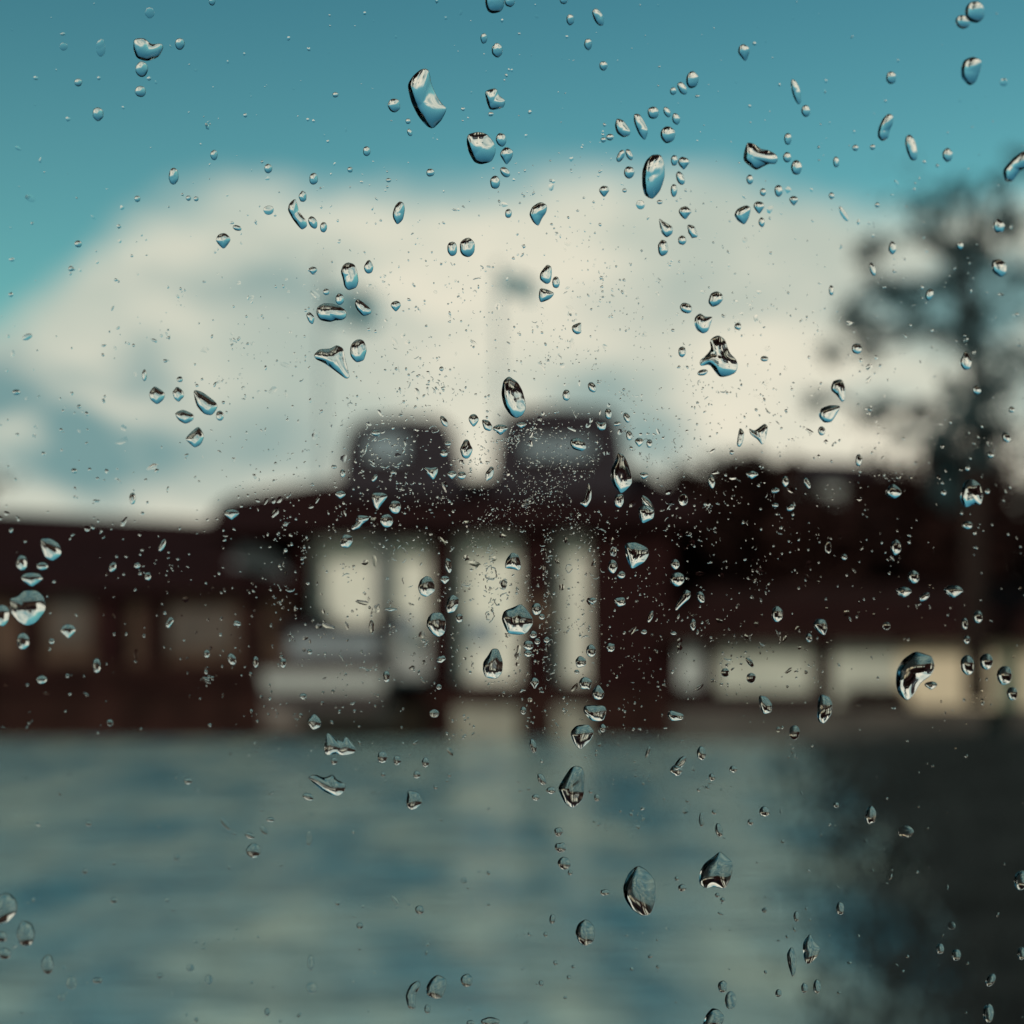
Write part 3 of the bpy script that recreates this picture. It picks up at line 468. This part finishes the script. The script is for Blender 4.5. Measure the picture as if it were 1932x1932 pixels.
(3,3,370,1650,62,112),(3,3,275,1660,52,82),(3,3,215,1120,46,82),(3,3,1680,1600,64,112,'o',30),(3,3,1910,850,112,152),(3,3,1665,1850,82,152),(3,3,1385,1190,60,60,'f'),(3,3,1915,1400,62,102),(3,3,80,1700,50,62),
]
MARKS = {  # picture point of a drop -> short name, full label
(851,198):('the tall slanted drop','tall slanted raindrop in the blue sky, largest above the cloud, white inside'),
(294,98):('the moustache-shaped drop','moustache-shaped raindrop high in the blue sky at upper left'),
(962,295):('the fat tilted drop','fat tilted raindrop just above the cloud edge with a black cap'),
(990,199):('the notched drop','small notched raindrop in the sky right of the tall slanted one'),
(1307,353):('the long oval drop','long oval raindrop across the cloud edge, white above and blue below'),
(1520,310):('the hooked drop','hooked raindrop at the cloud edge with a tail to its right'),
(1943,142):('the dim corner drop','dim rounded raindrop in dark sky near the upper right corner'),
(1771,254):('the leaning sausage-shaped drop','leaning sausage-shaped raindrop in the sky above the pine'),
(2022,335):('the right edge drop','raindrop cut by the right edge of the picture above the pine'),
(595,425):('the thin comma drop','thin comma-shaped raindrop at the upper left of the white cloud'),
(1076,427):('the kite-shaped drop','kite-shaped raindrop on the white cloud right of centre'),
(934,494):('the round black-capped drop','round raindrop with black cap, right one of a close pair on the cloud'),
(699,554):('the tall black-topped drop','tall black-topped raindrop on the cloud beside the left flagpole'),
(662,625):('the flat bean drop','wide flat bean-shaped raindrop banded black, white and blue'),
(663,717):('the boomerang drop','boomerang-shaped raindrop on the cloud with a long white tail'),
(717,701):('the upright oval drop','upright oval raindrop close to the right of the boomerang-shaped one'),
(1026,795):('the big central teardrop','big upright teardrop in the middle, black above and white below'),
(1437,713):('the bat-shaped drop','large bat-shaped raindrop with ragged black top on the cloud'),
(1404,648):('the beaked drop','beaked raindrop just above the bat-shaped one'),
(410,802):('the slanted dark wedge drop','slanted dark wedge raindrop, largest of a cluster in the left cloud'),
(1242,947):('the striped pear drop','large pear-shaped raindrop with striped top over the right of the boathouse roof'),
(1157,890):('the speckled drop','speckled raindrop in front of the right roof turret'),
(862,942):('the arrowhead drop','white arrowhead raindrop between the two roof turrets'),
(933,897):('the bell-shaped drop','bell-shaped raindrop in the gap between the two turrets'),
(1658,827):('the curled drop','curled raindrop with a black cap left of the pine, lower of two'),
(1942,990):('the tooth-shaped drop','tooth-shaped bright raindrop at the foot of the pine'),
(56,1216):('the wide boat-shaped drop','widest raindrop at the left edge, boat-shaped with a white bottom'),
(102,1099):('the shed roof drop','oval raindrop in front of the shed roof at far left'),
(461,1028):('the little white heart drop','little white heart-shaped drop on the dark roof edge at left'),
(853,1172):('the helmet drop','helmet-shaped raindrop on the post between the second and third white bays'),
(872,1249):('the egg-shaped drop','egg-shaped raindrop below the helmet-shaped one on the same dark post'),
(1034,1238):('the broad central drop','broad diamond raindrop over the post right of the widest white bay'),
(986,1328):('the sitting-cat drop','raindrop with a lobed left side at the foot of the widest white bay'),
(1272,1108):('the shield drop','shield-shaped raindrop on the dark wall right of the white bays'),
(1355,1158):('the round ringed drop','round ringed raindrop on the dark trees between boathouse and pavilion'),
(1190,1425):('the wide trapezoid drop','wide trapezoid raindrop below the narrow white bay'),
(1165,1474):('the diamond drop','diamond-shaped raindrop at the waterline below the narrow white bay'),
(1353,1431):('the small slab drop','small slab-shaped raindrop on the dark quay right of centre'),
(628,1443):('the launch drop','small shield-shaped raindrop below the moored launch'),
(680,1488):('the crown-shaped drop','crown-shaped raindrop at the waterline on the left'),
(1829,1350):('the fat comma drop','fat comma-shaped dark raindrop on the tan pavilion wall, largest on the right'),
(1650,1418):('the upright pavilion drop','upright oval raindrop below the cream pavilion wall'),
(1640,1255):('the nut-shaped drop','nut-shaped raindrop on the pavilion roof edge'),
(656,1570):('the winged drop','winged ragged raindrop with dark beads on the pale water at left'),
(829,1600):('the chess-piece drop','chess-piece shaped raindrop on the water left of centre'),
(1144,1572):('the tall bullet drop','tall bullet-shaped raindrop on the dark water, white at its tip'),
(1279,1781):('the big lower oval drop','biggest oval raindrop on the open water in the lower middle'),
(1430,1745):('the tent-shaped drop','tent-shaped raindrop on the water with an arched brown base'),
(1171,1867):('the crescent-edged drop','crescent-edged raindrop low on the open water'),
(872,1974):('the dark horseshoe drop','dark horseshoe raindrop near the bottom left of centre'),
(1425,2033):('the bottom edge drop','black raindrop cut by the bottom edge right of centre'),
(51,1866):('the dim left edge drop','dim dark-capped raindrop near the lower left corner'),
(506,1701):('the small ring drop','small ringed raindrop on the pale water at left'),
(1617,1895):('the crooked drop','crooked raindrop where the pale water meets the black reflection'),
(1741,1631):('the ragged drop over the reflection','little ragged raindrop low over the dark reflection'),
(2042,1761):('the lower right edge drop','faint oval raindrop at the right edge over the dark reflection'),
}

def chaikin(P, n=2):
    P = np.asarray(P, float)
    for i in range(n):
        q_ = .17 if i == 0 else .25
        Q = np.roll(P, -1, 0); P = np.stack([P * (1 - q_) + Q * q_, P * q_ + Q * (1 - q_)], 1).reshape(-1, 2)
    return P
def resample(P, n):
    Q = np.vstack([P, P[:1]]); d = np.r_[0, np.cumsum(np.hypot(*np.diff(Q, axis=0).T))]
    t_ = np.linspace(0, d[-1], n, endpoint=False); return np.stack([np.interp(t_, d, Q[:, 0]), np.interp(t_, d, Q[:, 1])], 1)
def kernel_pt(P):
    lo, hi = P.min(0), P.max(0); E = np.roll(P, -1, 0) - P; ln = np.hypot(E[:, 0], E[:, 1]) + 1e-12; best = None
    for a in np.linspace(.2, .8, 13):
        for b_ in np.linspace(.2, .8, 13):
            c = lo + (hi - lo) * (a, b_); d = (E[:, 0] * (c[1] - P[:, 1]) - E[:, 1] * (c[0] - P[:, 0])) / ln; m_ = d.min()
            if best is None or m_ > best[0]: best = (m_, c)
    return best[1]
def solve_dome(P, nr, grav, seed):
    """height of a thin water film pinned on outline P: Poisson problem on a fan of rings"""
    na = len(P); c = kernel_pt(P); rs = np.random.default_rng(seed)
    r = (1 - (1 - np.linspace(0, 1, nr + 1)[1:]) ** 1.35)
    V = np.vstack([[c]] + [c + (P - c) * q for q in r]); T = []
    for k in range(na): T.append((0, 1 + k, 1 + (k + 1) % na))
    for i in range(nr - 1):
        a = 1 + i * na; b_ = a + na
        for k in range(na):
            k2 = (k + 1) % na; T.append((a + k, b_ + k, b_ + k2)); T.append((a + k, b_ + k2, a + k2))
    T = np.array(T); n = len(V); K = np.zeros((n, n)); area = np.zeros(n)
    for a, b_, d in ((0, 1, 2), (1, 2, 0), (2, 0, 1)):
        i, j_, k = T[:, a], T[:, b_], T[:, d]; e1_, e2_ = V[i] - V[k], V[j_] - V[k]
        cr = e1_[:, 0] * e2_[:, 1] - e1_[:, 1] * e2_[:, 0]; ct = .5 * (e1_ * e2_).sum(1) / np.maximum(np.abs(cr), 1e-12)
        ct = np.clip(ct, 0, 8)
        np.add.at(K, (i, j_), -ct); np.add.at(K, (j_, i), -ct); np.add.at(K, (i, i), ct); np.add.at(K, (j_, j_), ct); np.add.at(area, k, np.abs(cr) / 6)
    lo, hi = P.min(0), P.max(0); h = (hi - lo) / 2; m_ = (hi + lo) / 2
    u, v = (V[:, 0] - m_[0]) / h[0], (V[:, 1] - m_[1]) / h[1]; ph = rs.uniform(0, 6.3, 4)
    f = 1 - grav * v - .15 * u + .06 * np.sin(2.3 * u + ph[0]) * np.sin(2.1 * v + ph[1]) + .02 * np.sin(4.5 * u + ph[2]) * np.sin(4.1 * v + ph[3])
    ni = n - na; z = np.zeros(n); z[:ni] = np.linalg.solve(K[:ni, :ni] + 1e-9 * np.eye(ni), (f * area)[:ni])
    return V, T, np.maximum(z, 0), c
def drop_geo(P2, k, seed):
    """P2: outline in pane metres. Returns verts (s,u,n) around the centre, triangles, centre"""
    P = np.asarray(P2, float)
    if ((P[:, 0] * np.roll(P[:, 1], -1) - np.roll(P[:, 0], -1) * P[:, 1]).sum()) < 0: P = P[::-1]
    size = np.hypot(*(P.max(0) - P.min(0))); px = size / PXM
    na, nr = (56, 13) if px > 75 else (40, 9) if px > 38 else (24, 6) if px > 18 else (16, 4)
    P = resample(chaikin(P, 3), na)
    V, T, z, c = solve_dome(P, nr, -.14, seed)
    A = .5 * abs((P[:, 0] * np.roll(P[:, 1], -1) - np.roll(P[:, 0], -1) * P[:, 1]).sum()); per = np.hypot(*(np.roll(P, -1, 0) - P).T).sum()
    b_ = 2 * A / per; z = z * (k * b_ / z.max())
    n0 = len(V); base = .00002
    W = np.vstack([np.c_[V - c, z + base * 1.2], np.c_[P - c, np.full(na, base)], np.c_[P - c, np.full(na, base)]])
    rim = n0 - na; F = [tuple(t_) for t_ in T]
    F += [(rim + i, n0 + i, n0 + (i + 1) % na, rim + (i + 1) % na) for i in range(na)]
    back = tuple(n0 + na + i for i in range(na - 1, -1, -1))
    return W, F, back, c
def expand(e):
    """catalogue entry -> (outline on 2048 grid, k)"""
    tx, ty = e[0] * 512, e[1] * 512; q_ = 512 / 1932
    if isinstance(e[2], list): return [(tx + x * q_, ty + y * q_) for x, y in e[2]], e[3] if len(e) > 3 else .46
    x, y, w_, h_ = e[2:6]; sh_ = e[6] if len(e) > 6 else 'o'; rot = e[7] if len(e) > 7 else 0
    rs = random.Random(int(x * 7 + y * 13 + tx)); P = []
    for i in range(14):
        th = 2 * math.pi * i / 14; c_, s_ = math.cos(th), math.sin(th); a = 1 + rs.uniform(-.07, .07)
        u, v = c_ * a, s_ * a                       # v down
        if sh_ == 't': u *= (.62 + .38 * (v + 1) / 2) if v < 0 else 1
        if sh_ == 'v': u *= 1.15 - .75 * max(0, v) ; v *= .95 if v > 0 else .8
        if sh_ == 'r': u *= 1 + rs.uniform(-.18, .18); v *= 1 + rs.uniform(-.18, .18)
        rr = R(rot); X = u * w_ / 2; Y_ = v * h_ / 2
        P.append((tx + (x + X * math.cos(rr) - Y_ * math.sin(rr)) * q_, ty + (y + X * math.sin(rr) + Y_ * math.cos(rr)) * q_))
    return P, .18 if sh_ == 'f' else .46
entries = []
for e in DROPS:
    P, k = expand(e); P = np.array(P); A = abs((P[:, 0] * np.roll(P[:, 1], -1) - np.roll(P[:, 0], -1) * P[:, 1]).sum()) / 2
    entries.append(dict(P=P, k=k, A=A, c=P.mean(0), w=np.ptp(P[:, 0]), h=np.ptp(P[:, 1]), poly=isinstance(e[2], list), sh=(e[6] if not isinstance(e[2], list) and len(e) > 6 else 'o')))
for (x, y), (short, full) in MARKS.items():
    d = min(entries, key=lambda q_: math.hypot(*(q_['c'] - (x, y)))); d['short'] = short; d['full'] = full
entries.sort(key=lambda q_: -q_['A'] * (9 if 'short' in q_ else 1))
single, rest = entries[:290], entries[290:]
lm = [d for d in single if 'short' in d]
sect = {}
DIRS = ['right of', 'below and right of', 'below', 'below and left of', 'left of', 'above and left of', 'above', 'above and right of']
for d in single:
    if 'short' in d: continue
    m_ = min(lm, key=lambda q_: math.hypot(*(q_['c'] - d['c']))); v = d['c'] - m_['c']; s_ = int(round(math.atan2(v[1], v[0]) / (math.pi / 4))) % 8
    sect.setdefault((m_['short'], s_), []).append((math.hypot(*v), d))
ORD = ['nearest', 'second', 'third', 'fourth', 'fifth', 'sixth', 'seventh', 'eighth', 'ninth', 'tenth', 'eleventh', 'twelfth']
for (sh_, s_), ls in sect.items():
    ls.sort(key=lambda q_: q_[0])
    for i, (_, d) in enumerate(ls):
        size = 'tiny' if d['A'] < 160 else 'small' if d['A'] < 420 else 'medium'
        asp = d['h'] / d['w']; shape = 'upright' if asp > 1.5 else 'wide' if asp < .72 else 'uneven' if d['poly'] else 'pointed' if d['sh'] in 'tv' else 'faint' if d['sh'] == 'f' else 'round'
        if len(ls) == 1: d['full'] = '%s %s raindrop %s %s' % (size, shape, DIRS[s_], sh_)
        else: d['full'] = '%s %s raindrop, %s one %s %s' % (size, shape, ORD[min(i, 11)], DIRS[s_], sh_)
def add_mesh(name, W, F, back, loc, m):
    me = bpy.data.meshes.new(name); me.from_pydata(W.tolist(), [], F + [back]); me.materials.append(m)
    sm = [True] * len(F) + [False]; me.polygons.foreach_set('use_smooth', sm); me.update()
    o_ = bpy.data.objects.new(name, me); C.objects.link(o_); M_ = MX.copy(); M_.translation = loc; o_.matrix_world = M_
    return o_
for i, d in enumerate(single):
    P = np.array([plane_st(x, y) for x, y in d['P']]); W, F, back, c = drop_geo(P, d['k'], i)
    o_ = add_mesh('raindrop', W, F, back, P0 + S * float(c[0]) + UP * float(c[1]), water)
    tag(o_, d['full'], 'raindrop', 'raindrops on the window pane')

# ------------------------------------------------------------------ countless specks of water on the pane: one mass
VV, FF, SM = [], [], []; nv = 0
def push(W, F, sm):
    global nv
    VV.append(W); FF.extend([tuple(int(q_) + nv for q_ in f) for f in F]); SM.extend([sm] * len(F)); nv += len(W)
for i, d in enumerate(rest):
    P = np.array([plane_st(x, y) for x, y in d['P']]); W, F, back, c = drop_geo(P, d['k'], 900 + i); W = W + np.array([c[0], c[1], 0]); push(W, F, True); nv0 = nv - len(W)
    FF.append(tuple(int(q_) + nv0 for q_ in back)); SM.append(False)
rs = np.random.default_rng(11)
def speck(x, y, r, asp, rot, k):
    n = 9; th = np.arange(n) / n * 2 * math.pi; s0, u0 = plane_st(x, y); q_ = PXM
    rr = r * q_ * (1 + rs.uniform(-.28, .28, n)); a, b_ = rr * np.cos(th) * asp, rr * np.sin(th) / asp ** .5
    X = a * math.cos(rot) - b_ * math.sin(rot); Y_ = a * math.sin(rot) + b_ * math.cos(rot); hh = k * r * q_; bs = .00002
    W = np.vstack([np.c_[s0 + X, u0 + Y_, np.full(n, bs)], np.c_[s0 + X * .62, u0 + Y_ * .62, np.full(n, bs + hh * .62)], [[s0, u0, bs + hh]], np.c_[s0 + X, u0 + Y_, np.full(n, bs)]])
    F = [(i, (i + 1) % n, n + (i + 1) % n, n + i) for i in range(n)] + [(n + i, n + (i + 1) % n, 2 * n) for i in range(n)]
    push(W, F, True); FF.append(tuple(nv - len(W) + 2 * n + 1 + i for i in range(n - 1, -1, -1))); SM.append(False)
def worm(x, y, length, wd, bend, rot):
    """curved thread of water: half-round cross-section"""
    m_ = 6; q_ = PXM; pts_ = []; a = rot; X, Y_ = plane_st(x, y); st = length * q_ / m_
    for i in range(m_ + 1): pts_.append((X, Y_, a)); X += st * math.cos(a); Y_ += st * math.sin(a); a += bend / m_ + rs.uniform(-.35, .35)
    W, F = [], []
    for i, (X, Y_, a) in enumerate(pts_):
        ww = wd * q_ * (.35 + .65 * math.sin(math.pi * (i + .3) / (m_ + .6))) * rs.uniform(.7, 1.2); nx, ny = -math.sin(a), math.cos(a)
        for t_, hgt in ((-1, 0), (-.6, .42), (0, .62), (.6, .42), (1, 0)): W.append((X + nx * ww * t_, Y_ + ny * ww * t_, .00002 + hgt * ww))
        W.append((X - nx * ww, Y_ - ny * ww, .00002)); W.append((X + nx * ww, Y_ + ny * ww, .00002))
    for i in range(m_):
        a0_, b0_ = i * 7, i * 7 + 7
        for k in range(4): F.append((a0_ + k, b0_ + k, b0_ + k + 1, a0_ + k + 1))
    n0 = len(F); push(np.array(W), F, True); o0 = nv - len(W)
    for i in range(m_): a0_ = o0 + i * 7; b0_ = a0_ + 7; FF.append((a0_ + 5, a0_ + 6, b0_ + 6, b0_ + 5)); SM.append(False)
def gauss(cx, cy_, sx_, sy_, n):
    return np.c_[rs.normal(cx, sx_, n), rs.normal(cy_, sy_, n)]
fields = [(gauss(1080, 960, 330, 300, 2100), .9, 2.5), (gauss(1060, 990, 70, 70, 1100), .6, 1.6), (gauss(960, 960, 190, 60, 620), .7, 1.8), (gauss(1060, 880, 90, 20, 260), .7, 1.8), (gauss(800, 940, 110, 60, 260), 1.0, 2.4),
          (gauss(1270, 1230, 200, 170, 620), .9, 2.2), (gauss(1640, 1080, 230, 120, 220), 1.0, 2.6), (gauss(480, 1180, 260, 150, 240), 1.0, 2.6),
          (gauss(1040, 800, 300, 120, 420), .8, 1.9), (gauss(1400, 700, 260, 220, 700), .8, 2.2), (gauss(760, 1250, 150, 160, 380), .9, 2.3), (gauss(1150, 1320, 80, 120, 300), .8, 2.0), (gauss(980, 620, 420, 170, 800), .8, 2.3),
          (np.c_[rs.uniform(-900, 2950, 4200), rs.uniform(-700, 2750, 4200)], 1.0, 2.7)]
cl_ = gauss(1080, 1020, 420, 300, 150)
fields.append((np.vstack([gauss(c[0], c[1], rs.uniform(5, 16), rs.uniform(5, 16), rs.integers(4, 16)) for c in cl_]), .7, 2.8))
def patch(x, y):
    q_ = math.sin(x * .021 + 1.3 * math.sin(y * .013)) * math.sin(y * .024 + 1.1 * math.sin(x * .011 + 2)) + .5 * math.sin(x * .055 + y * .031) * math.sin(y * .06 - x * .02)
    return min(1, max(.28, .70 + .75 * q_))
BC = np.array([d['c'] for d in single]); BR = np.array([max(d['w'], d['h']) * .5 for d in single])
def clear(x, y): return bool(np.all(np.hypot(BC[:, 0] - x, BC[:, 1] - y) > BR * 1.12 + 2))
for x, y in np.vstack([gauss(1080, 1050, 420, 260, 150), gauss(1100, 700, 500, 250, 60)]):
    if clear(x, y): speck(x, y, rs.uniform(3.5, 7.5), rs.choice([1, 1.3, 1.8]), rs.uniform(0, 3.14), rs.uniform(.03, .10))
for pts_, r0_, r1_ in fields:
    for x, y in pts_:
        if not (-900 < x < 2950 and -700 < y < 2750): continue
        if rs.random() > patch(x, y) or not clear(x, y): continue
        r = r0_ + (r1_ - r0_) * rs.random() ** 2.2; rr = math.hypot((x - 1050) / 900, (y - 1000) / 900)
        r *= 1 + .55 * min(rr, 1.2)
        if rs.random() < .07 and rr < .6: worm(x, y, r * rs.uniform(3, 7), r * .5, rs.uniform(-3, 3), rs.uniform(0, 6.3))
        else: speck(x, y, r * (1.0), rs.choice([1, 1.15, 1.5, 1.9], p=[.5, .25, .15, .1]), rs.uniform(0, 3.14), max(.06, .62 * rs.random() ** 1.1))
# rings of drying water
def ring(x, y, rx, ry, wd, n=16):
    for i in range(n):
        if rs.random() < (.5 if rx > 12 else .2): continue
        rx_, ry_ = rx, ry; j_ = rs.uniform(.82, 1.12); rx, ry = rx * j_, ry * j_
        a = 2 * math.pi * i / n; worm(x + rx * math.cos(a), y + ry * math.sin(a), 2 * math.pi * max(rx, ry) / n * 1.1, wd, -2 * math.pi / n, -(a + math.pi / 2)); rx, ry = rx_, ry_
for a in ((775, 905, 40, 32, 2.0, 26), (981, 1147, 11, 12, 1.7, 9), (1007, 1168, 7, 9, 1.6, 8), (1008, 1194, 7, 7, 1.5, 8), (996, 1203, 6, 7, 1.4, 8), (801, 1108, 14, 14, 1.2, 9), (1227, 1103, 8, 9, 1.5, 8),
          (1530, 1270, 30, 24, 1.6, 12), (1848, 1215, 15, 10, 1.6, 9), (1138, 1137, 7, 8, 1.3, 7), (1030, 880, 8, 7, 1.2, 8), (868, 858, 9, 8, 1.3, 8), (980, 1230, 8, 12, 1.3, 8)): ring(*a)
for i in range(46): worm(rs.normal(1095, 8), 1060 + i * 7 + rs.uniform(-4, 4), rs.uniform(5, 12), 1.2, rs.uniform(-4, 4), rs.uniform(0, 6.3))
for i in range(30): worm(rs.normal(978, 6), 1085 + i * 5, rs.uniform(4, 10), 1.2, rs.uniform(-4, 4), rs.uniform(0, 6.3))
me = bpy.data.meshes.new('water_specks'); me.from_pydata(np.vstack(VV).tolist(), [], FF); me.materials.append(water); me.polygons.foreach_set('use_smooth', SM); me.update()
o_ = bpy.data.objects.new('water_specks', me); C.objects.link(o_); o_.matrix_world = MX
tag(o_, 'fine specks and threads of rain water scattered over the window pane', 'water specks', kind='stuff')
print('specks tris', len(FF), 'drops', len(single), len(rest))
